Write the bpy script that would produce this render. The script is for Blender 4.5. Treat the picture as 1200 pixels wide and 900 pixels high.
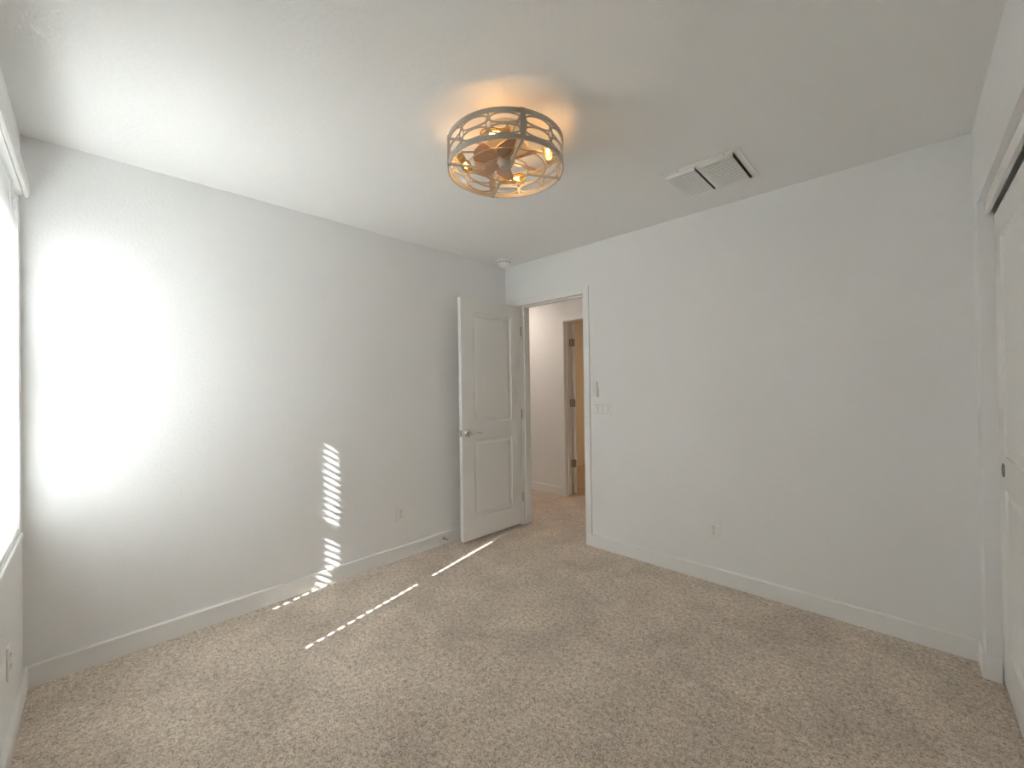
import bpy, bmesh, math, random
from mathutils import Vector, Matrix
random.seed(7)
sc = bpy.context.scene
for o in list(bpy.data.objects): bpy.data.objects.remove(o)

# ------------------------------------------------------------------ camera
FPX, CAM = 487.74, (2.82353, -2.87067, 1.29384)
YAW, PITCH, ROLL = -.76538, .00671, -.01409
L, W, H = 3.0461, 3.0392, 2.44          # room: west wall length, north wall length, height
AW, AC = .01491, .00791                 # the south and east walls are slightly out of square
f = Vector((math.sin(YAW)*math.cos(PITCH), math.cos(YAW)*math.cos(PITCH), math.sin(PITCH)))
r = Vector((math.cos(YAW), -math.sin(YAW), 0)); u = r.cross(f)
r2 = math.cos(ROLL)*r + math.sin(ROLL)*u; u2 = -math.sin(ROLL)*r + math.cos(ROLL)*u
cd = bpy.data.cameras.new('camera'); cam = bpy.data.objects.new('camera', cd)
sc.collection.objects.link(cam)
cam.matrix_world = Matrix(((r2.x, u2.x, -f.x, CAM[0]), (r2.y, u2.y, -f.y, CAM[1]), (r2.z, u2.z, -f.z, CAM[2]), (0, 0, 0, 1)))
cd.sensor_width = 36; cd.lens = 36*FPX/1200; cd.clip_start = .02
sc.camera = cam

# ------------------------------------------------------------------ world, sun, exposure
wd = bpy.data.worlds.new('world'); sc.world = wd; wd.use_nodes = True
wn = wd.node_tree; bg = wn.nodes['Background']
sky = wn.nodes.new('ShaderNodeTexSky'); sky.sky_type = 'NISHITA'; sky.sun_disc = False
sky.sun_elevation = math.radians(36); sky.sun_rotation = math.radians(168)
wn.links.new(sky.outputs[0], bg.inputs[0]); bg.inputs[1].default_value = 1.5
SUN_DIR = Vector((-.216, 1, -.728*math.hypot(.216, 1))).normalized()
sl = bpy.data.lights.new('sun', 'SUN'); sl.energy = 58; sl.angle = math.radians(.53); sl.color = (.965, .985, 1)
so = bpy.data.objects.new('sun', sl); sc.collection.objects.link(so)
so.rotation_euler = SUN_DIR.to_track_quat('-Z', 'Y').to_euler(); so.location = (2, -8, 6)

def area(name, loc, size, power, col, rot=(0, 0, 0)):
    a = bpy.data.lights.new(name, 'AREA'); a.shape = 'DISK'; a.size = size; a.energy = power; a.color = col
    o = bpy.data.objects.new(name, a); o.location = loc; o.rotation_euler = rot
    sc.collection.objects.link(o); return o
area('hall_ceiling_light', (-.75, .55, 2.40), .25, 5.5, (1, .84, .72))
area('far_room_ceiling_light', (.6, 3.2, 2.38), .25, 9, (1, .60, .28))

sc.view_settings.view_transform = 'Standard'; sc.view_settings.look = 'None'
sc.view_settings.gamma = 1; sc.view_settings.use_curve_mapping = False
sc.view_settings.exposure = 0.14
sc.cycles.max_bounces = 14; sc.cycles.diffuse_bounces = 10; sc.cycles.transparent_max_bounces = 16
sc.cycles.use_denoising = True; sc.cycles.sample_clamp_indirect = 12

# ------------------------------------------------------------------ materials
def mat(name, col, rough=.6, metal=0, bump=0, scale=200, dist=.002, spec=.5, trans=0, emit=None, es=0):
    m = bpy.data.materials.new(name); m.use_nodes = True; nt = m.node_tree; b = nt.nodes['Principled BSDF']
    b.inputs['Base Color'].default_value = (*col, 1); b.inputs['Roughness'].default_value = rough
    b.inputs['Metallic'].default_value = metal; b.inputs['Specular IOR Level'].default_value = spec
    if emit:
        b.inputs['Emission Color'].default_value = (*emit, 1); b.inputs['Emission Strength'].default_value = es
    tc = nt.nodes.new('ShaderNodeTexCoord'); n = nt.nodes.new('ShaderNodeTexNoise')
    n.inputs['Scale'].default_value = scale; n.inputs['Detail'].default_value = 2
    nt.links.new(tc.outputs['Object'], n.inputs['Vector'])
    if bump:
        bp = nt.nodes.new('ShaderNodeBump'); bp.inputs['Strength'].default_value = bump; bp.inputs['Distance'].default_value = dist
        nt.links.new(n.outputs['Fac'], bp.inputs['Height']); nt.links.new(bp.outputs[0], b.inputs['Normal'])
    else:
        mr = nt.nodes.new('ShaderNodeMapRange'); mr.inputs['To Min'].default_value = rough*.92; mr.inputs['To Max'].default_value = min(1, rough*1.08)
        nt.links.new(n.outputs['Fac'], mr.inputs['Value']); nt.links.new(mr.outputs[0], b.inputs['Roughness'])
    return m
M = {}
M['wall'] = mat('wall_paint', (.868, .877, .877), .75, bump=.35, scale=75, dist=.003, spec=.25)
M['ceil'] = mat('ceiling_paint', (.865, .87, .86), .85, bump=.35, scale=60, dist=.003, spec=.2)
M['trim'] = mat('trim_paint', (.87, .875, .865), .42)
M['door'] = mat('door_paint', (.85, .85, .835), .45, bump=.08, scale=120, dist=.001)
M['plastic'] = mat('white_plastic', (.86, .86, .84), .35)
M['slot'] = mat('dark_slot', (.03, .03, .03), .6)
M['chrome'] = mat('satin_nickel', (.70, .69, .67), .14, 1)
M['hinge'] = mat('hinge_nickel', (.36, .33, .29), .35, 1)
M['lamp'] = mat('whitewashed_metal', (.44, .42, .375), .6, bump=.2, scale=90, dist=.001)
M['canopy'] = mat('cream_metal', (.72, .66, .56), .5)
M['brass'] = mat('aged_brass', (.65, .46, .20), .35, .9)
M['wire'] = mat('bronze_wire', (.42, .33, .25), .45, .5)
M['filament'] = mat('filament', (1, .7, .3), .5, emit=(1, .62, .22), es=25)
M['vinyl'] = mat('white_vinyl', (.8, .8, .79), .4)
M['gap'] = mat('grey_gap', (.50, .49, .47), .6)
M['screw'] = mat('screw_metal', (.30, .29, .27), .4, .8)
M['stucco'] = mat('exterior_stucco', (.55, .5, .43), .9, bump=.3, scale=60)
M['concrete'] = mat('pale_concrete', (.55, .53, .49), .9, bump=.3, scale=20)

def translucent(name, col, t, gloss=.35):
    m = bpy.data.materials.new(name); m.use_nodes = True; nt = m.node_tree; nt.nodes.clear()
    o = nt.nodes.new('ShaderNodeOutputMaterial'); mx = nt.nodes.new('ShaderNodeMixShader'); mx.inputs[0].default_value = t
    p = nt.nodes.new('ShaderNodeBsdfPrincipled'); p.inputs['Base Color'].default_value = (*col, 1); p.inputs['Roughness'].default_value = gloss
    tr = nt.nodes.new('ShaderNodeBsdfTranslucent'); tr.inputs[0].default_value = (*col, 1)
    nt.links.new(p.outputs[0], mx.inputs[1]); nt.links.new(tr.outputs[0], mx.inputs[2]); nt.links.new(mx.outputs[0], o.inputs[0])
    return m
M['slat'] = translucent('blind_slat_vinyl', (.90, .90, .90), .42)

def glass(name, tint, g):
    m = bpy.data.materials.new(name); m.use_nodes = True; nt = m.node_tree; nt.nodes.clear()
    o = nt.nodes.new('ShaderNodeOutputMaterial'); mx = nt.nodes.new('ShaderNodeMixShader')
    t = nt.nodes.new('ShaderNodeBsdfTransparent'); t.inputs[0].default_value = (*tint, 1)
    gl = nt.nodes.new('ShaderNodeBsdfGlossy'); gl.inputs['Roughness'].default_value = .03
    lw = nt.nodes.new('ShaderNodeLayerWeight'); lw.inputs[0].default_value = g
    nt.links.new(lw.outputs['Fresnel'], mx.inputs[0]); nt.links.new(t.outputs[0], mx.inputs[1]); nt.links.new(gl.outputs[0], mx.inputs[2])
    nt.links.new(mx.outputs[0], o.inputs[0]); return m
M['pane'] = glass('window_glass', (.96, .97, .96), .3)
M['bulb'] = glass('amber_bulb_glass', (1, .84, .52), .12)

def carpet_mat():
    m = bpy.data.materials.new('carpet_twist_pile'); m.use_nodes = True; nt = m.node_tree; b = nt.nodes['Principled BSDF']
    N, K = nt.nodes.new, nt.links.new
    tc = N('ShaderNodeTexCoord')
    def noise(s, d, det=2, rough=.5):
        n = N('ShaderNodeTexNoise'); n.inputs['Scale'].default_value = s; n.inputs['Detail'].default_value = det
        n.inputs['Distortion'].default_value = d; n.inputs['Roughness'].default_value = rough
        K(tc.outputs['Object'], n.inputs['Vector']); return n
    fine = noise(170, .8, 3, .7); mid = noise(55, .6, 3, .65); big = noise(3.2, .4, 3, .6)
    vor = N('ShaderNodeTexVoronoi'); vor.inputs['Scale'].default_value = 210; K(tc.outputs['Object'], vor.inputs['Vector'])
    a = N('ShaderNodeMath'); a.operation = 'MULTIPLY_ADD'; a.inputs[1].default_value = .62; K(fine.outputs['Fac'], a.inputs[0])
    a2 = N('ShaderNodeMath'); a2.operation = 'MULTIPLY'; a2.inputs[1].default_value = .38; K(mid.outputs['Fac'], a2.inputs[0]); K(a2.outputs[0], a.inputs[2])
    cr = N('ShaderNodeValToRGB'); e = cr.color_ramp.elements
    e[0].position = .39; e[0].color = (.36, .29, .235, 1); e[1].position = .62; e[1].color = (.98, .88, .76, 1)
    e2 = cr.color_ramp.elements.new(.5); e2.color = (.73, .62, .515, 1)
    K(a.outputs[0], cr.inputs[0])
    mr = N('ShaderNodeMapRange'); mr.inputs['From Min'].default_value = .3; mr.inputs['From Max'].default_value = .7
    mr.inputs['To Min'].default_value = .84; mr.inputs['To Max'].default_value = 1.12; K(big.outputs['Fac'], mr.inputs['Value'])
    mul = N('ShaderNodeVectorMath'); mul.operation = 'SCALE'; K(cr.outputs[0], mul.inputs[0]); K(mr.outputs[0], mul.inputs['Scale'])
    K(mul.outputs[0], b.inputs['Base Color']); b.inputs['Roughness'].default_value = 1; b.inputs['Specular IOR Level'].default_value = .05
    b.inputs['Sheen Weight'].default_value = .15
    h = N('ShaderNodeMath'); h.operation = 'ADD'; K(a.outputs[0], h.inputs[0]); K(vor.outputs['Distance'], h.inputs[1])
    bp = N('ShaderNodeBump'); bp.inputs['Strength'].default_value = .65; bp.inputs['Distance'].default_value = .005
    K(h.outputs[0], bp.inputs['Height']); K(bp.outputs[0], b.inputs['Normal'])
    return m
M['carpet'] = carpet_mat()

def wood_mat():
    m = bpy.data.materials.new('fan_blade_wood'); m.use_nodes = True; nt = m.node_tree; b = nt.nodes['Principled BSDF']
    tc = nt.nodes.new('ShaderNodeTexCoord'); mp = nt.nodes.new('ShaderNodeMapping'); mp.inputs['Scale'].default_value = (8, 90, 8)
    n = nt.nodes.new('ShaderNodeTexNoise'); n.inputs['Scale'].default_value = 2; n.inputs['Detail'].default_value = 4
    cr = nt.nodes.new('ShaderNodeValToRGB'); cr.color_ramp.elements[0].color = (.26, .165, .11, 1); cr.color_ramp.elements[1].color = (.55, .38, .27, 1)
    nt.links.new(tc.outputs['Object'], mp.inputs[0]); nt.links.new(mp.outputs[0], n.inputs['Vector'])
    nt.links.new(n.outputs['Fac'], cr.inputs[0]); nt.links.new(cr.outputs[0], b.inputs['Base Color']); b.inputs['Roughness'].default_value = .5
    return m
M['wood'] = wood_mat()

# ------------------------------------------------------------------ helpers
def link(name, bm, m, parent=None, smooth=False, loc=None, rot=None):
    me = bpy.data.meshes.new(name); bmesh.ops.recalc_face_normals(bm, faces=bm.faces[:]); bm.to_mesh(me); bm.free()
    if smooth:
        for p in me.polygons: p.use_smooth = True
        me.set_sharp_from_angle(angle=math.radians(35))
    me.materials.append(m); o = bpy.data.objects.new(name, me); sc.collection.objects.link(o)
    if parent: o.parent = parent
    if loc: o.location = loc
    if rot: o.rotation_euler = rot
    return o
def tag(o, label, cat, kind=None, group=None):
    o['label'] = label; o['category'] = cat
    if kind: o['kind'] = kind
    if group: o['group'] = group
    return o
def empty(name, loc=(0, 0, 0), rz=0, rot=None):
    o = bpy.data.objects.new(name, None); sc.collection.objects.link(o); o.location = loc
    o.rotation_euler = rot or (0, 0, rz); o.empty_display_size = .1; return o
def box(bm, x0, x1, y0, y1, z0, z1, bev=0, seg=2):
    t = bmesh.new()
    bmesh.ops.create_cube(t, size=1)
    for v in t.verts:
        v.co = Vector((x0+(v.co.x+.5)*(x1-x0), y0+(v.co.y+.5)*(y1-y0), z0+(v.co.z+.5)*(z1-z0)))
    if bev: bmesh.ops.bevel(t, geom=t.edges[:], offset=bev, segments=seg, affect='EDGES', profile=.5)
    me = bpy.data.meshes.new('t'); t.to_mesh(me); t.free(); bm.from_mesh(me); bpy.data.meshes.remove(me)
    return bm
def boxes(*bs, bev=0):
    bm = bmesh.new()
    for b in bs: box(bm, *b, bev=bev)
    return bm
def prism(bm, pts, axis, a, b):
    """extrude polygon pts (2-D) along axis from a to b; axis 'x': pts=(y,z); 'y': (x,z); 'z': (x,y)"""
    def P(p, t): return {'x': (t, p[0], p[1]), 'y': (p[0], t, p[1]), 'z': (p[0], p[1], t)}[axis]
    A = [bm.verts.new(P(p, a)) for p in pts]; B = [bm.verts.new(P(p, b)) for p in pts]; n = len(pts)
    bm.faces.new(A); bm.faces.new(B[::-1])
    for i in range(n): bm.faces.new((A[i], A[(i+1) % n], B[(i+1) % n], B[i]))
    return bm
def tube(bm, pts, rad, seg=8, closed=False, caps=True):
    pts = [Vector(p) for p in pts]; n = len(pts); rings = []
    rads = rad if isinstance(rad, (list, tuple)) else [rad]*n
    prev = None
    for i, p in enumerate(pts):
        a = pts[(i-1) % n] if (closed or i > 0) else p; b = pts[(i+1) % n] if (closed or i < n-1) else p
        d = (b-a).normalized()
        if prev is None:
            up = Vector((0, 0, 1)) if abs(d.z) < .9 else Vector((1, 0, 0)); s = d.cross(up).normalized()
        else:
            s = (prev - d*prev.dot(d)).normalized()
        prev = s; t = d.cross(s)
        rings.append([bm.verts.new(p + rads[i]*(math.cos(2*math.pi*k/seg)*s + math.sin(2*math.pi*k/seg)*t)) for k in range(seg)])
    for i in range(n if closed else n-1):
        A, B = rings[i], rings[(i+1) % n]
        for k in range(seg): bm.faces.new((A[k], A[(k+1) % seg], B[(k+1) % seg], B[k]))
    if not closed and caps: bm.faces.new(rings[0][::-1]); bm.faces.new(rings[-1])
    return bm
def lathe(bm, prof, seg=32, mtx=None, arc=None, closed_prof=False):
    """prof: (r, z) list turned about z"""
    mtx = mtx or Matrix.Identity(4); rows = []
    for (rr, z) in prof:
        if rr < 1e-6: rows.append([bm.verts.new(mtx @ Vector((0, 0, z)))])
        else: rows.append([bm.verts.new(mtx @ Vector((rr*math.cos(2*math.pi*k/seg), rr*math.sin(2*math.pi*k/seg), z))) for k in range(seg)])
    m = len(rows)
    for i in range(m if closed_prof else m-1):
        A, B = rows[i], rows[(i+1) % m]
        for k in range(seg):
            k2 = (k+1) % seg
            if len(A) == 1 and len(B) > 1: bm.faces.new((A[0], B[k2], B[k]))
            elif len(B) == 1 and len(A) > 1: bm.faces.new((A[k], A[k2], B[0]))
            elif len(A) > 1: bm.faces.new((A[k], A[k2], B[k2], B[k]))
    return bm

# ------------------------------------------------------------------ room shell
T = .14
WX0, WX1, WZ0, WZ1 = .085, 1.015, .69, 2.185     # window opening in the south wall
DX0, DX1, DZ = .185, .885, 2.05                 # bedroom doorway in the north wall
CY0, CY1, CZ = .14, 1.97, 2.07                  # closet opening in the east wall (distance from the north wall)
HY = 1.092                                      # room side of the far hall wall
NT = .12                                        # north wall thickness

fl = link('floor', boxes((-3.2, 4.6, -3.35, 5.2, -.1, 0)), M['carpet'])
tag(fl, 'beige grey cut pile carpet covering the bedroom and hall floor', 'carpet floor', 'structure')
ce = link('ceiling', boxes((-3.2, 4.6, -3.35, 5.2, H, H+.15)), M['ceil'])
tag(ce, 'off-white painted textured ceiling holding the fan light and vent', 'ceiling', 'structure')
w = link('wall_west', boxes((-T, 0, -L-.2, NT, 0, H)), M['wall'])
tag(w, 'pale grey painted wall with slanted sun spots behind the open door', 'wall', 'structure')
w = link('wall_north', boxes((-.0, DX0-.02, 0, NT, 0, H), (DX0-.02, DX1+.02, 0, NT, DZ+.02, H), (DX1+.02, W+.8, 0, NT, 0, H)), M['wall'])
tag(w, 'pale grey painted wall with the doorway, switches and an outlet', 'wall', 'structure')
ws = link('wall_south', boxes((0, WX0, -T, 0, 0, H), (WX1, W+.2, -T, 0, 0, H), (WX0, WX1, -T, 0, 0, WZ0), (WX0, WX1, -T, 0, WZ1, H)), M['wall'],
          loc=(0, -L, 0), rot=(0, 0, -AW))
tag(ws, 'bright window wall at the left edge above a low outlet', 'wall', 'structure')
we = link('wall_east', boxes((0, .12, -CY0, 0, 0, H), (0, .12, -CY1, -CY0, CZ, H), (0, .12, -L-.3, -CY1, 0, H)), M['wall'],
          loc=(W, 0, 0), rot=(0, 0, AC))
tag(we, 'painted closet wall at the right edge with a wide sliding door opening', 'wall', 'structure')
w = link('wall_closet', boxes((.62, .70, -L-.3, 0, 0, H), (.12, .62, -CY1-.12, -CY1-.04, 0, H)), M['wall'], loc=(W, 0, 0), rot=(0, 0, AC))
tag(w, 'inner wall of the dark closet behind the sliding doors', 'wall', 'structure')
# hall and far room
FX0, FX1 = -.118, .70
w = link('wall_hall', boxes((-2.2, FX0-.02, HY, HY+NT, 0, H), (FX1+.02, 4.0, HY, HY+NT, 0, H), (FX0-.02, FX1+.02, HY, HY+NT, 2.07, H)), M['wall'])
tag(w, 'warm lit hall wall seen through the bedroom doorway', 'wall', 'structure')
w = link('wall_hall_end', boxes((-2.2, -2.08, NT, HY, 0, H), (-2.08, -T, 0, NT, 0, H), (3.9, 4.0, NT, HY, 0, H)), M['wall'])
tag(w, 'hidden end wall of the hall beyond the bedroom doorway', 'wall', 'structure')
w = link('wall_far_room', boxes((-1.20, -1.09, HY+NT, 4.8, 0, H), (-1.09, 2.6, 4.7, 4.8, 0, H), (2.5, 2.6, HY+NT, 4.7, 0, H)), M['wall'])
tag(w, 'brownish dim wall of the room beyond the hall doorway', 'wall', 'structure')
g = link('ground', boxes((-25, 25, -40, -L-.9, -.45, -.35)), M['concrete'])
tag(g, 'pale concrete ground outside the window', 'ground', 'structure')

# baseboards: thin with an eased top edge
BH, BT = .098, .014
def bb_profile(s=1): return [(0, 0), (BT*s, 0), (BT*s, BH-.006), ((BT-.005)*s, BH), (0, BH)]
def baseboard(name, label, a, b, parent_loc=None, rot=0):
    """board along a->b, its face on the left of that direction"""
    a = Vector((*a, 0)); b = Vector((*b, 0)); d = b-a
    bm = bmesh.new(); prism(bm, [(p[0], p[1]) for p in bb_profile()], 'x', 0, d.length)
    o = link(name, bm, M['trim'], loc=a, rot=(0, 0, math.atan2(d.y, d.x)))
    tag(o, label, 'baseboard', 'structure'); return o
baseboard('baseboard_west', 'white baseboard along the window-side wall under the sun spots', (0, -.0), (0, -L)).scale = (1, 1, 1)
baseboard('baseboard_north', 'white baseboard along the wall right of the doorway', (W, 0), (DX1+.058, 0))
baseboard('baseboard_south', 'white baseboard below the window at the left edge', (0, -L), (W+.1, -L-AW*(W+.1)))
baseboard('baseboard_east', 'short white baseboard piece beside the closet opening', (W+AC*CY0, -CY0), (W, 0))
baseboard('baseboard_jamb', 'small baseboard return on the closet side jamb', (W+.045, -CY0), (W-.012, -CY0))
baseboard('baseboard_closet_south', 'white baseboard south of the closet doors', (W+AC*L, -L), (W+AC*CY1, -CY1))
baseboard('baseboard_hall', 'white baseboard on the hall wall left of the far doorway', (FX0-.062, HY), (-2.08, HY))
baseboard('baseboard_far_room', 'dim baseboard in the room beyond the hall', (-1.09, 4.7), (-1.09, HY+NT))

# ------------------------------------------------------------------ bedroom doorway trim
def trim_casing(x0, x1, z, y, s, wd=.055, th=.013, left=True):
    bm = bmesh.new()
    if left: box(bm, x0-wd, x0, min(y, y+s*th), max(y, y+s*th), 0, z+wd, bev=.002)
    box(bm, x1, x1+wd, min(y, y+s*th), max(y, y+s*th), 0, z+wd, bev=.002)
    box(bm, x0, x1, min(y, y+s*th), max(y, y+s*th), z, z+wd, bev=.002)
    return bm
tag(link('trim_1', trim_casing(DX0-.005, DX1+.005, DZ, 0, -1), M['trim']), 'white door casing around the bedroom doorway', 'door casing', 'structure')
bm = boxes((DX0-.02, DX0, .0, NT, 0, DZ+.02), (DX1, DX1+.02, 0, NT, 0, DZ+.02), (DX0, DX1, 0, NT, DZ, DZ+.02),
           (DX0, DX0+.011, .042, .078, 0, DZ), (DX1-.011, DX1, .042, .078, 0, DZ), (DX0, DX1, .042, .078, DZ-.011, DZ), bev=.001)
tag(link('trim_2', bm, M['trim']), 'white jamb and stop lining the bedroom doorway', 'door jamb', 'structure')
tag(link('trim_3', trim_casing(DX0-.005, DX1+.005, DZ, NT, 1), M['trim']), 'hall-side casing of the bedroom doorway', 'door casing', 'structure')

# far doorway in the hall wall
tag(link('trim_4', trim_casing(FX0-.005, FX1+.005, 2.055, HY, -1), M['trim']), 'white casing around the far doorway across the hall', 'door casing', 'structure')
bm = boxes((FX0-.02, FX0, HY, HY+NT, 0, 2.07), (FX1, FX1+.02, HY, HY+NT, 0, 2.07), (FX0, FX1, HY, HY+NT, 2.05, 2.07),
           (FX0, FX0+.011, HY+.04, HY+.08, 0, 2.05), (FX1-.011, FX1, HY+.04, HY+.08, 0, 2.05), bev=.001)
tag(link('trim_5', bm, M['trim']), 'white jamb lining the far doorway across the hall', 'door jamb', 'structure')

# ------------------------------------------------------------------ panel door leaf
def panel_face(bm, w, z0, z1, y, s, panels, x0=0):
    """one molded face of a door leaf at y, outward direction s; panels: (xa, xb, za, zb)"""
    prof = [(0, 0), (.004, -.008), (.018, -.0125), (.028, -.012), (.040, -.0035), (.048, -.0025)]     # inset from panel edge, depth
    xs = sorted({x0, w, *[p[0] for p in panels], *[p[1] for p in panels]}); zs = sorted({z0, z1, *[p[2] for p in panels], *[p[3] for p in panels]})
    for i in range(len(xs)-1):
        for j in range(len(zs)-1):
            cx, cz = (xs[i]+xs[i+1])/2, (zs[j]+zs[j+1])/2
            if any(p[0] < cx < p[1] and p[2] < cz < p[3] for p in panels): continue
            bm.faces.new([bm.verts.new((a, y, b)) for a, b in ((xs[i], zs[j]), (xs[i+1], zs[j]), (xs[i+1], zs[j+1]), (xs[i], zs[j+1]))])
    for (xa, xb, za, zb) in panels:
        loops = []
        for ins, dep in prof:
            loops.append([bm.verts.new((a, y+s*dep, b)) for a, b in ((xa+ins, za+ins), (xb-ins, za+ins), (xb-ins, zb-ins), (xa+ins, zb-ins))])
        for A, B in zip(loops, loops[1:]):
            for k in range(4): bm.faces.new((A[k], A[(k+1) % 4], B[(k+1) % 4], B[k]))
        bm.faces.new(loops[-1])
def door_leaf(w, z0, z1, th, panels, both=True):
    """leaf spans x 0..w, y -th..0"""
    bm = bmesh.new()
    panel_face(bm, w, z0, z1, 0, 1, panels)
    if both: panel_face(bm, w, z0, z1, -th, -1, panels)
    else: bm.faces.new([bm.verts.new(p) for p in ((0, -th, z0), (w, -th, z0), (w, -th, z1), (0, -th, z1))])
    for q in (((0, 0, z0), (0, -th, z0), (0, -th, z1), (0, 0, z1)), ((w, 0, z0), (w, -th, z0), (w, -th, z1), (w, 0, z1)),
              ((0, 0, z0), (w, 0, z0), (w, -th, z0), (0, -th, z0)), ((0, 0, z1), (w, 0, z1), (w, -th, z1), (0, -th, z1))):
        bm.faces.new([bm.verts.new(p) for p in q])
    bmesh.ops.remove_doubles(bm, verts=bm.verts[:], dist=.0001)
    return bm
def hinge_bm(x, y, z, open_leaf=True, s=1):
    bm = bmesh.new()
    for k in range(5):
        box(bm, x-.0035, x+.0035, y-.0035, y+.0035, z-.045+k*.018, z-.045+k*.018+.0168, bev=.0015, seg=1)
    return bm
DW = .695
# leaf local frame: x from hinge to free edge; local +y = face seen by the camera
d1 = empty('door_1', (DX0+.004, -.008, 0))
ang = math.atan2(-.72, -.022)     # direction hinge -> free edge
d1.rotation_euler = (0, 0, ang)
tag(d1, 'white two-panel bedroom door standing open against the sunlit wall', 'door', 'structure')
leaf = link('door_leaf', door_leaf(DW, .028, 2.04, .035, [(.125, DW-.125, .20, .855), (.125, DW-.125, .995, 1.925)]), M['door'], d1)
def lever(parent, x, z, y, s):
    bm = bmesh.new(); mt = Matrix.Translation((x, y, z)) @ Matrix.Rotation(-s*math.pi/2, 4, 'X')
    lathe(bm, [(0, 0), (.032, 0), (.033, .004), (.030, .009), (.014, .012), (.011, .020), (.011, .045), (0, .046)], 28, mt)
    pts, rd = [], []
    for k in range(13):
        t = k/12; pts.append((x - .005 - .11*t, y + s*(.045+.004*math.sin(t*3)), z + .011*math.sin(t*math.pi*1.15) - .004*t)); rd.append(.0095*(1-.45*t))
    tube(bm, pts, rd, 10)
    o = link('door_handle', bm, M['chrome'], parent, smooth=True); o['label'] = 'satin nickel lever handle'
# lever points from rosette back towards the hinge
lever(d1, DW-.06, .915, 0, 1); lever(d1, DW-.06, .915, -.035, -1)
bm = boxes((DW-.0005, DW+.0012, -.030, -.005, .887, .943)); box(bm, DW, DW+.008, -.023, -.012, .905, .925, bev=.002)
link('latch_plate', bm, M['chrome'], d1)['label'] = 'metal latch plate on the door edge'
for z in (.27, 1.04, 1.81): link('hinge', hinge_bm(-.004, .004, z), M['hinge'], d1)

# far door: opened away so that only its hinge edge is seen
d2 = empty('door_2', (FX0+.022, HY+NT-.0, 0)); a2 = math.atan2(3.97, -2.96); d2.rotation_euler = (0, 0, a2)
tag(d2, 'white door beyond the hall opened away, seen edge-on with three hinges', 'door', 'structure')
link('door_leaf', door_leaf(.72, .02, 2.04, .035, [(.125, .595, .20, .855), (.125, .595, .995, 1.925)]), M['door'], d2)
for z in (.37, 1.09, 1.81):
    bm = bmesh.new()
    for k in range(5): box(bm, -.008, .003, .001, .012, z-.048+k*.0195, z-.048+k*.0195+.018, bev=.0015, seg=1)
    box(bm, -.0015, .0005, -.030, .002, z-.045, z+.045); link('hinge', bm, M['hinge'], d2)
tag(link('trim_6', boxes((FX0-.001, FX0+.0015, HY+.082, HY+.118, .325, .415), (FX0-.001, FX0+.0015, HY+.082, HY+.118, 1.045, 1.135),
    (FX0-.001, FX0+.0015, HY+.082, HY+.118, 1.765, 1.855)), M['hinge']), 'nickel hinge leaves screwed to the far door jamb', 'hinge plate', 'structure')

# ------------------------------------------------------------------ closet: header track, two sliding doors
ct = link('trim_7', boxes((.022, .036, -CY1, -CY0, CZ-.058, CZ), bev=.001), M['trim'], loc=(W, 0, 0), rot=(0, 0, AC))
tag(ct, 'white track fascia under the closet header above the sliding doors', 'track fascia', 'structure')
def closet_door(name, s0, s1, off, label):
    e = empty(name, (0, 0, 0)); e.matrix_world = Matrix.Translation((W, 0, 0)) @ Matrix.Rotation(AC, 4, 'Z') @ Matrix.Translation((off, -s1, 0)) @ Matrix.Rotation(math.pi/2, 4, 'Z')
    wd_ = s1-s0      # local x runs north, local +y points into the room
    link('door_leaf', door_leaf(wd_, .012, CZ-.070, .030, [(.13, wd_-.13, .19, .85), (.13, wd_-.13, .98, 1.88)], both=False), M['door'], e)
    tag(e, label, 'sliding door', 'structure'); return e, wd_
e, wd_ = closet_door('door_3', CY0+.003, 1.07, .048, 'white sliding closet door nearest the corner with a round finger pull')
bm = bmesh.new(); mt = Matrix.Translation((wd_-.115, .0005, .925)) @ Matrix.Rotation(-math.pi/2, 4, 'X')
lathe(bm, [(.028, 0), (.028, .003), (.024, .003), (.021, -.001), (0, -.001)], 28, mt)
link('finger_pull', bm, M['screw'], e, smooth=True)['label'] = 'dark round recessed finger pull'
closet_door('door_4', 1.04, CY1-.003, .086, 'white sliding closet door nearest the camera behind the first')

# ------------------------------------------------------------------ window and blind (local frame of the south wall: +y = into the room)
SL, SR = (0, -L, 0), (0, 0, -AW)
win = empty('window_1', SL); win.rotation_euler = SR
tag(win, 'white vinyl sash window behind the closed blind at the left edge', 'window', 'structure')
fy0, fy1 = -.125, -.065
GX0, GX1 = WX0+.045, WX1-.045
link('window_frame', boxes((WX0, GX0, fy0, fy1, WZ0, WZ1), (GX1, WX1, fy0, fy1, WZ0, WZ1), (GX0, GX1, fy0, fy1, WZ0, .756), (GX0, GX1, fy0, fy1, 2.005, WZ1), bev=.002), M['vinyl'], win)
link('meeting_rail', boxes((GX0, GX1, -.110, -.07, 1.362, 1.430), bev=.002), M['vinyl'], win)
link('window_pane', boxes((GX0, GX1, -.098, -.094, .756, 1.362)), M['pane'], win); link('window_pane', boxes((GX0, GX1, -.098, -.094, 1.430, 2.005)), M['pane'], win)
link('window_sill', boxes((WX0, WX1, -.065, .0, WZ0-.001, WZ0+.014), (WX0-.004, WX1+.004, 0, .010, WZ0-.016, WZ0+.012), bev=.003), M['trim'], win)

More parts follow.
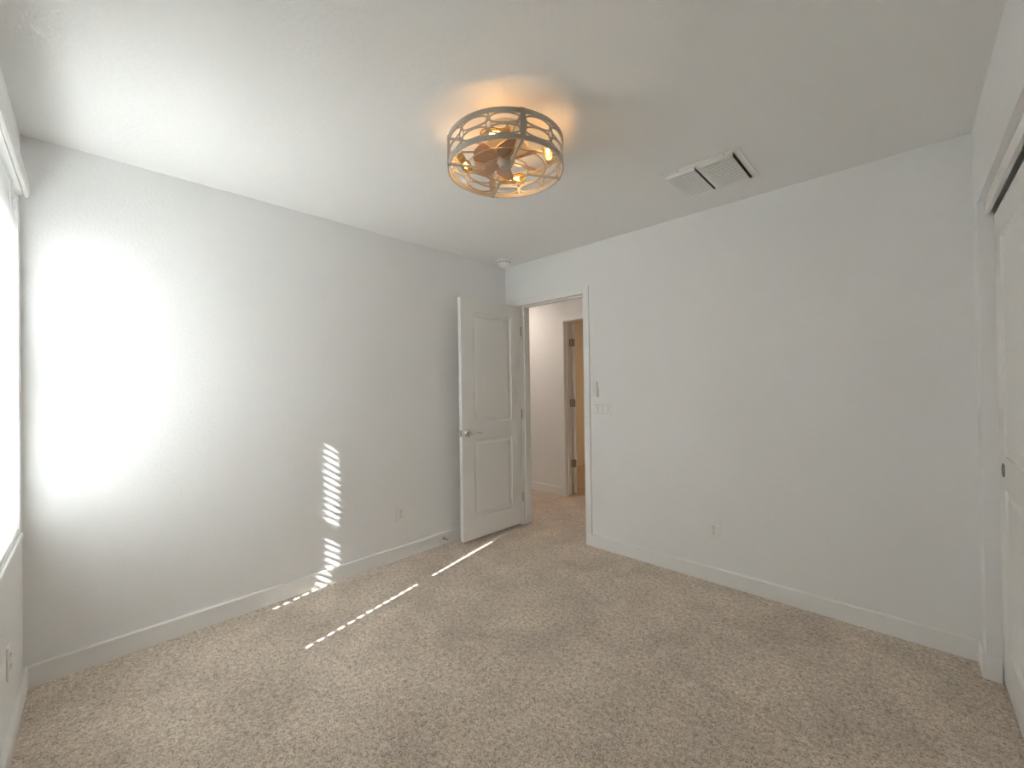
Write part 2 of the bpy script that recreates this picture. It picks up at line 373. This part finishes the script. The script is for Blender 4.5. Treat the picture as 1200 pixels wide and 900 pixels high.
bl = empty('window_blind', SL); bl.rotation_euler = SR
tag(bl, 'closed white horizontal slat blind with valance covering the window', 'window blind')
BX0, BX1 = WX0+.008, WX1-.008
HOLES = (.297, .829)
yb = -.017; th = math.radians(62); hw = .0254; PIT = .0452
link('headrail', boxes((BX0, BX1, yb-.028, .0165, 2.142, 2.182), bev=.002), M['vinyl'], bl)
bm = bmesh.new()
prism(bm, [(.024, 2.140), (.018, 2.146), (.018, 2.200), (.022, 2.212), (.030, 2.214), (.033, 2.200), (.033, 2.156), (.030, 2.144)], 'x', WX0-.012, WX1+.012)
box(bm, WX0-.012, WX0-.006, .0, .02, 2.144, 2.21); box(bm, WX1+.006, WX1+.012, .0, .02, 2.144, 2.21)
link('valance', bm, M['vinyl'], bl)
def slat_bm():
    bm = bmesh.new(); hh, hx, t = .0088, .0068, .0028
    def piece(x0, x1, s0, s1):
        n = max(1, round((s1-s0)/.0085)); A = []
        for i in range(n+1):
            s = s0+(s1-s0)*i/n; c = .0022*(1-(s/hw)**2)
            A.append((s, c))
        pts = [(s, c+t/2) for s, c in A] + [(s, c-t/2) for s, c in reversed(A)]
        prism(bm, pts, 'x', x0, x1)
    xs = [BX0]
    for h in HOLES:
        piece(xs[-1], h-hx, -hw, hw); piece(h-hx, h+hx, -hw, -hh); piece(h-hx, h+hx, hh, hw); xs.append(h+hx)
    piece(xs[-1], BX1, -hw, hw)
    return bm
# slat section: s = +hw is the room edge, tilted up
s0 = link('slat', slat_bm(), M['slat'], bl); z = .748; s0.location = (0, yb, z); s0.rotation_euler = (th, 0, 0)
while z + PIT < 2.125:
    z += PIT; c = s0.copy(); sc.collection.objects.link(c); c.parent = bl; c.location = (0, yb, z)
link('bottom_rail', boxes((BX0, BX1, yb-.010, yb+.014, .706, .724), bev=.003), M['vinyl'], bl)
for h in HOLES:
    bm = bmesh.new()
    for dx in (-.013, .013):
        for dy in (.0155,):
            tube(bm, [(h+dx, yb+dy, .71), (h+dx, yb+dy, 2.142)], .0008, 6)
    link('ladder_cord', bm, M['vinyl'], bl)

# ------------------------------------------------------------------ drum fan light
FC = Vector((1.533, -1.548)); ZB, ZT, R = 2.25, 2.372, .256
fan = empty('fan_light', (FC.x, FC.y, H))
tag(fan, 'round caged drum ceiling fan light with four glowing amber bulbs', 'ceiling fan light')
def zz(z): return z-H
bm = lathe(bmesh.new(), [(0, zz(2.44)), (.085, zz(2.44)), (.09, zz(2.43)), (.088, zz(2.405)), (.075, zz(2.395)), (.045, zz(2.39)), (.045, zz(2.365)), (0, zz(2.365))], 40)
link('ceiling_canopy', bm, M['canopy'], fan, smooth=True)
bm = lathe(bmesh.new(), [(0, zz(2.368)), (.10, zz(2.368)), (.105, zz(2.36)), (.10, zz(2.35)), (.05, zz(2.345)), (0, zz(2.345))], 40)
link('mounting_plate', bm, M['canopy'], fan, smooth=True)
def ring(z0, z1, rr, t):
    return lathe(bmesh.new(), [(rr, zz(z0)), (rr, zz(z1)), (rr-t, zz(z1)), (rr-t, zz(z0))], 96, closed_prof=True)
link('cage_ring', ring(ZT-.019, ZT, R, .006), M['lamp'], fan, smooth=True)
link('cage_ring', ring(ZB, ZB+.018, R, .006), M['lamp'], fan, smooth=True)
PA = [math.radians(a) for a in (-30, 60, 150, 240)]
def polar(rr, a, z): return Vector((rr*math.cos(a), rr*math.sin(a), zz(z)))
def arcbar(bm, a0, a1, z0, z1, ro, ri, n=1):
    for k in range(n):
        A, B = a0+(a1-a0)*k/n, a0+(a1-a0)*(k+1)/n
        vs = [bm.verts.new(polar(rr, a, z)) for z in (z0, z1) for (rr, a) in ((ri, A), (ro, A), (ro, B), (ri, B))]
        for q in ((0, 1, 2, 3), (4, 7, 6, 5), (0, 4, 5, 1), (1, 5, 6, 2), (2, 6, 7, 3), (3, 7, 4, 0)): bm.faces.new([vs[i] for i in q])
def flatband(bm, pts, wd, r_o, t=.004):
    """flat strip on the drum: pts are (angle, z); width wd in the drum surface"""
    n = len(pts)
    closed = abs(pts[0][0]-pts[-1][0])*R + abs(pts[0][1]-pts[-1][1]) < 1e-6
    if closed: pts = pts[:-1]; n -= 1
    rows = []
    for i in range(n):
        a = pts[(i-1) % n] if closed or i > 0 else pts[i]; b = pts[(i+1) % n] if closed or i < n-1 else pts[i]
        dx, dz = (b[0]-a[0])*R, b[1]-a[1]; l = math.hypot(dx, dz); nx, nz = -dz/l*wd/2, dx/l*wd/2
        p = pts[i]
        rows.append([bm.verts.new(polar(rr, p[0]+sg*nx/R, p[1]+sg*nz)) for rr, sg in ((r_o, 1), (r_o, -1), (r_o-t, -1), (r_o-t, 1))])
    for i in range(n if closed else n-1):
        A, B = rows[i], rows[(i+1) % n]
        for k in range(4): bm.faces.new((A[k], A[(k+1) % 4], B[(k+1) % 4], B[k]))
    if not closed: bm.faces.new(rows[0]); bm.faces.new(rows[-1][::-1])
zm, z_lo, z_hi = (ZB+ZT)/2, ZB+.014, ZT-.014
hz = z_hi - z_lo
for q in range(4):
    a0, a1 = PA[q]+.03, PA[q]+math.pi/2-.03
    bm = bmesh.new(); cw = (a1-a0)/3
    for c in range(3):
        ca = a0+cw*(c+.5)
        for zc in (zm-hz*.225, zm+hz*.225):
            pts = [(ca+cw*.50*math.cos(t), zc+hz*.205*math.sin(t)) for t in [2*math.pi*k/36 for k in range(36)]]
            flatband(bm, pts+[pts[0]], .0056, R-.0015)
        if c < 2:
            sa = a0+cw*(c+1)
            for sg in (-1, 1):
                flatband(bm, [(sa+sg*cw*.085*math.sin(math.pi*k/12), z_lo+.010+(hz-.02)*k/12) for k in range(13)], .0040, R-.0010)
            flatband(bm, [(sa, z_lo-.004), (sa, z_lo+.013)], .007, R-.0005); flatband(bm, [(sa, z_hi-.013), (sa, z_hi+.004)], .007, R-.0005)
    for sa, sg in ((a0, 1), (a1, -1)):
        flatband(bm, [(sa-sg*.012+sg*cw*.085*math.sin(math.pi*k/12), z_lo+(hz)*k/12) for k in range(13)], .0040, R-.0010)
    link('lattice_panel', bm, M['lamp'], fan)
    bm = bmesh.new(); arcbar(bm, PA[q]-.044, PA[q]+.044, ZB, ZT, R+.003, R-.004, 2); link('post', bm, M['lamp'], fan)
    bm = bmesh.new(); d = polar(1, PA[q], H); n = Vector((-d.y, d.x, 0))
    vs = [bm.verts.new(d*rr + n*s*.006 + Vector((0, 0, zz(z)))) for z in (ZB+.001, ZB+.007) for rr, s in ((.098, -1), (R-.004, -1), (R-.004, 1), (.098, 1))]
    for qd in ((0, 1, 2, 3), (4, 7, 6, 5), (0, 4, 5, 1), (1, 5, 6, 2), (2, 6, 7, 3), (3, 7, 4, 0)): bm.faces.new([vs[i] for i in qd])
    link('cross_bar', bm, M['lamp'], fan)
for rr in (.100, .176):
    link('guard_ring', tube(bmesh.new(), [polar(rr, 2*math.pi*k/72, ZB+.009) for k in range(72)], .0022, 8, closed=True), M['wire'], fan, smooth=True)
# top spokes carrying the drum
for q in range(4):
    a = PA[q]; bm = bmesh.new(); tube(bm, [polar(.06, a, 2.363), polar(R-.003, a, 2.363)], .005, 8); link('top_spoke', bm, M['lamp'], fan)
# motor and blades
bm = lathe(bmesh.new(), [(0, zz(2.347)), (.038, zz(2.346)), (.042, zz(2.33)), (.042, zz(2.30)), (.034, zz(2.288)), (.030, zz(2.276)), (.024, zz(2.270)), (0, zz(2.268))], 36)
link('motor_hub', bm, M['lamp'], fan, smooth=True)
NB = 6
for k in range(NB):
    a = 2*math.pi*k/NB + .25; bm = bmesh.new(); m = 10; top, bot = [], []
    pit = math.radians(24)
    for i in range(m+1):
        t = i/m; x = .036+.119*t; hwid = .018+.032*math.sin(min(1, t*1.15)*math.pi/2)
        if t > .8: hwid *= math.sqrt(max(.02, 1-((t-.8)/.2)**2))*.999+.001
        top.append((x, hwid)); bot.append((x, -hwid*.85))
    outline = top + bot[::-1]
    up = [bm.verts.new((x, y*math.cos(pit), zz(2.300)+y*math.sin(pit)+.002)) for x, y in outline]
    dn = [bm.verts.new((x, y*math.cos(pit), zz(2.300)+y*math.sin(pit)-.002)) for x, y in outline]
    n_ = len(outline)
    for i in range(m):
        for P in (up, dn): bm.faces.new((P[i], P[i+1], P[n_-2-i], P[n_-1-i]))
    for i in range(n_): bm.faces.new((up[i], up[(i+1) % n_], dn[(i+1) % n_], dn[i]))
    link('fan_blade', bm, M['wood'], fan, rot=(0, 0, a))
# bulbs, tips pinwheel round the drum
BULB_W = .34
for a in (-58, 33, 123, -148):
    a = math.radians(a); c = polar(.190, a, 2.312)
    tang = Vector((math.sin(a), -math.cos(a), 0))          # from socket to tip
    mt = Matrix.Translation(c) @ tang.to_track_quat('Z', 'Y').to_matrix().to_4x4()
    bm = lathe(bmesh.new(), [(0, -.066), (.014, -.066), (.0165, -.062), (.0165, -.030), (.015, -.026), (0, -.026)], 24, mt)
    s_ = link('lamp_socket', bm, M['brass'], fan, smooth=True)
    bm = bmesh.new(); tube(bm, [c-tang*.05, c-tang*.05+Vector((0, 0, .025)), polar(.06, a-.35, 2.358)], .0045, 8)
    link('lamp_arm', bm, M['lamp'], fan)
    bm = lathe(bmesh.new(), [(.013, -.030), (.014, -.018), (.019, -.002), (.0225, .016), (.023, .030), (.020, .048), (.012, .060), (0, .064)], 24, mt)
    b_ = link('bulb', bm, M['bulb'], fan, smooth=True)
    bm = bmesh.new()
    for k in range(6):
        an = k*math.pi/3; tube(bm, [mt @ Vector((.004*math.cos(an), .004*math.sin(an), -.016)), mt @ Vector((.009*math.cos(an+.4), .009*math.sin(an+.4), .028))], .0011, 6)
    link('filament', bm, M['filament'], b_)
    pl = bpy.data.lights.new('bulb_glow', 'POINT'); pl.energy = BULB_W; pl.color = (1, .66, .44); pl.shadow_soft_size = .011
    po = bpy.data.objects.new('bulb_glow', pl); sc.collection.objects.link(po); po.parent = fan; po.location = c + tang*.005

# ------------------------------------------------------------------ ceiling return-air grille
vx0, vx1, vy0, vy1 = 1.835, 2.235, -.655, -.250
vt = empty('air_vent', (0, 0, H)); tag(vt, 'white square louvred air return grille on the ceiling', 'air vent')
F = .030
bm = bmesh.new()
for (x0, x1, y0, y1) in ((vx0, vx1, vy0, vy0+F), (vx0, vx1, vy1-F, vy1), (vx0, vx0+F, vy0+F, vy1-F), (vx1-F, vx1, vy0+F, vy1-F)):
    box(bm, x0, x1, y0, y1, -.006, 0, bev=.0015)
link('grille_frame', bm, M['plastic'], vt)
xm = (vx0+vx1)/2 - .004
link('center_bar', boxes((xm-.011, xm+.011, vy0+F, vy1-F, -.012, 0), bev=.002), M['plastic'], vt)
link('grille_shade', boxes((vx0+F, vx1-F, vy0+F, vy1-F, -.0015, .0)), M['slot'], vt)  # near-black sheet: shade between and beside the louvres, put in as colour
for (x0, x1) in ((vx0+F, xm-.011), (xm+.011, vx1-F)):
    bm = bmesh.new(); n = 14; y0 = vy0+F+.002; st = (vy1-vy0-2*F-.004)/n; x1 -= .005
    for k in range(n):
        yc = y0+st*(k+.5)      # curved blade leaning towards the camera side
        prism(bm, [(yc-st*.50, -.0180), (yc-st*.50, -.0190), (yc+st*.18, -.0205), (yc+st*.26, -.0150), (yc+st*.22, -.0150), (yc+st*.14, -.0195)], 'x', x0+.001, x1-.001)
    box(bm, x0, x0+.004, y0, vy1-F, -.021, -.001); box(bm, x0, x1, y0-.004, y0+.006, -.021, -.001)
    link('louvre_bank', bm, M['plastic'], vt)
link('screw', lathe(bmesh.new(), [(0, -.008), (.003, -.0075), (.004, -.006)], 12, Matrix.Translation((vx0+.10, vy0+.012, 0))), M['screw'], vt)
link('screw', lathe(bmesh.new(), [(0, -.008), (.003, -.0075), (.004, -.006)], 12, Matrix.Translation((vx1-.07, vy0+.012, 0))), M['screw'], vt)

# ------------------------------------------------------------------ smoke detector
sd = empty('smoke_detector', (.165, -.190, H)); tag(sd, 'white round smoke detector on the ceiling above the far corner', 'smoke detector')
link('detector_base', lathe(bmesh.new(), [(0, 0), (.070, 0), (.072, -.006), (.070, -.012), (0, -.012)], 36), M['plastic'], sd, smooth=True)
link('detector_body', lathe(bmesh.new(), [(.058, -.012), (.060, -.016), (.056, -.034), (.050, -.040), (.044, -.037), (.041, -.043), (.036, -.054), (0, -.056)], 36), M['plastic'], sd, smooth=True)
bm = bmesh.new()
for k in range(14):
    a = 2*math.pi*k/14; mt = Matrix.Rotation(a, 4, 'Z')
    t = boxes((.0575, .0600, -.008, .008, -.024, -.019)); t.transform(mt); me = bpy.data.meshes.new('t'); t.to_mesh(me); t.free(); bm.from_mesh(me); bpy.data.meshes.remove(me)
link('detector_slots', bm, M['slot'], sd)['label'] = 'dark vent slots'

# ------------------------------------------------------------------ outlets and switches (local: x along wall, -y out of the wall into the room)
def plate(bm, w, h): box(bm, -w/2, w/2, -.006, 0, -h/2, h/2, bev=.002)
def outlet(loc, rz, label):
    e = empty('wall_outlet', loc, rz); tag(e, label, 'electrical outlet', group='duplex wall outlets')
    bm = bmesh.new(); plate(bm, .074, .118); link('cover_plate', bm, M['plastic'], e)
    for zc in (-.0195, .0195):
        bm = bmesh.new(); box(bm, -.0165, .0165, -.0085, -.004, zc-.014, zc+.014, bev=.0015); rc = link('receptacle', bm, M['plastic'], e)
        bm = boxes((-.0075, -.005, -.0089, -.008, zc-.002, zc+.007), (.005, .0075, -.0089, -.008, zc-.002, zc+.007), (-.002, .002, -.0089, -.008, zc-.010, zc-.006))
        link('socket_slots', bm, M['slot'], rc)
    link('screw', lathe(bmesh.new(), [(0, .0072), (.003, .007), (.003, .005)], 12, Matrix.Rotation(math.pi/2, 4, 'X')), M['screw'], e)
outlet((0, -1.178, .342), math.pi/2, 'white wall outlet low on the sunlit wall left of the open door')
outlet((1.877, 0, .342), 0, 'white wall outlet low on the wall right of the doorway')
outlet((.47, -L-AW*.47, .335), math.pi-AW, 'white wall outlet under the window at the left edge')

sw = empty('light_switch', (1.046, 0, 1.108)); tag(sw, 'white three-gang rocker light switch plate right of the doorway', 'light switch')
bm = bmesh.new(); plate(bm, .163, .116); link('cover_plate', bm, M['plastic'], sw)
for k in (-1, 0, 1):
    x = k*.046; bm = bmesh.new()
    prism(bm, [(-.0055, -.033), (-.0075, -.033), (-.0105, .0), (-.0072, .033), (-.0055, .033)], 'x', x-.0155, x+.0155); link('rocker', bm, M['plastic'], sw)
    link('rocker_gap', boxes((x-.0175, x+.0175, -.0063, -.0055, -.035, .035)), M['gap'], sw)
rm = empty('fan_remote', (1.000, 0, 1.262)); tag(rm, 'slim white fan remote in its wall cradle above the light switch', 'remote control')
link('cradle', boxes((-.024, .024, -.010, 0, -.062, .01), bev=.003), M['plastic'], rm)
link('remote_body', boxes((-.020, .020, -.022, -.006, -.056, .066), bev=.004), M['plastic'], rm)
bm = bmesh.new()
for zc in (.045, .025, .005, -.015):
    for xc in ((-.008, .008) if zc != .025 else (0,)): lathe(bm, [(0, .0232), (.0038, .0230), (.0042, .021)], 14, Matrix.Translation((xc, 0, zc)) @ Matrix.Rotation(math.pi/2, 4, 'X'))
link('button', bm, M['canopy'], rm)

# ------------------------------------------------------------------ spring door stop on the west baseboard
ds = empty('door_stop', (BT, -.790, .052)); tag(ds, 'small metal spring door stop on the baseboard behind the open door', 'door stop')
link('mounting_cup', lathe(bmesh.new(), [(0, 0), (.013, 0), (.013, .004), (.007, .010), (0, .010)], 20, Matrix.Rotation(math.pi/2, 4, 'Y')), M['chrome'], ds, smooth=True)
pts = [(.008+.058*k/140, .0055*math.cos(k*.9), .0055*math.sin(k*.9)-.0) for k in range(141)]
link('spring', tube(bmesh.new(), pts, .0011, 6), M['chrome'], ds, smooth=True)
link('rubber_tip', lathe(bmesh.new(), [(0, .062), (.0075, .062), (.008, .070), (.006, .078), (0, .079)], 20, Matrix.Rotation(math.pi/2, 4, 'Y')), M['plastic'], ds, smooth=True)['label'] = 'white rubber tip'
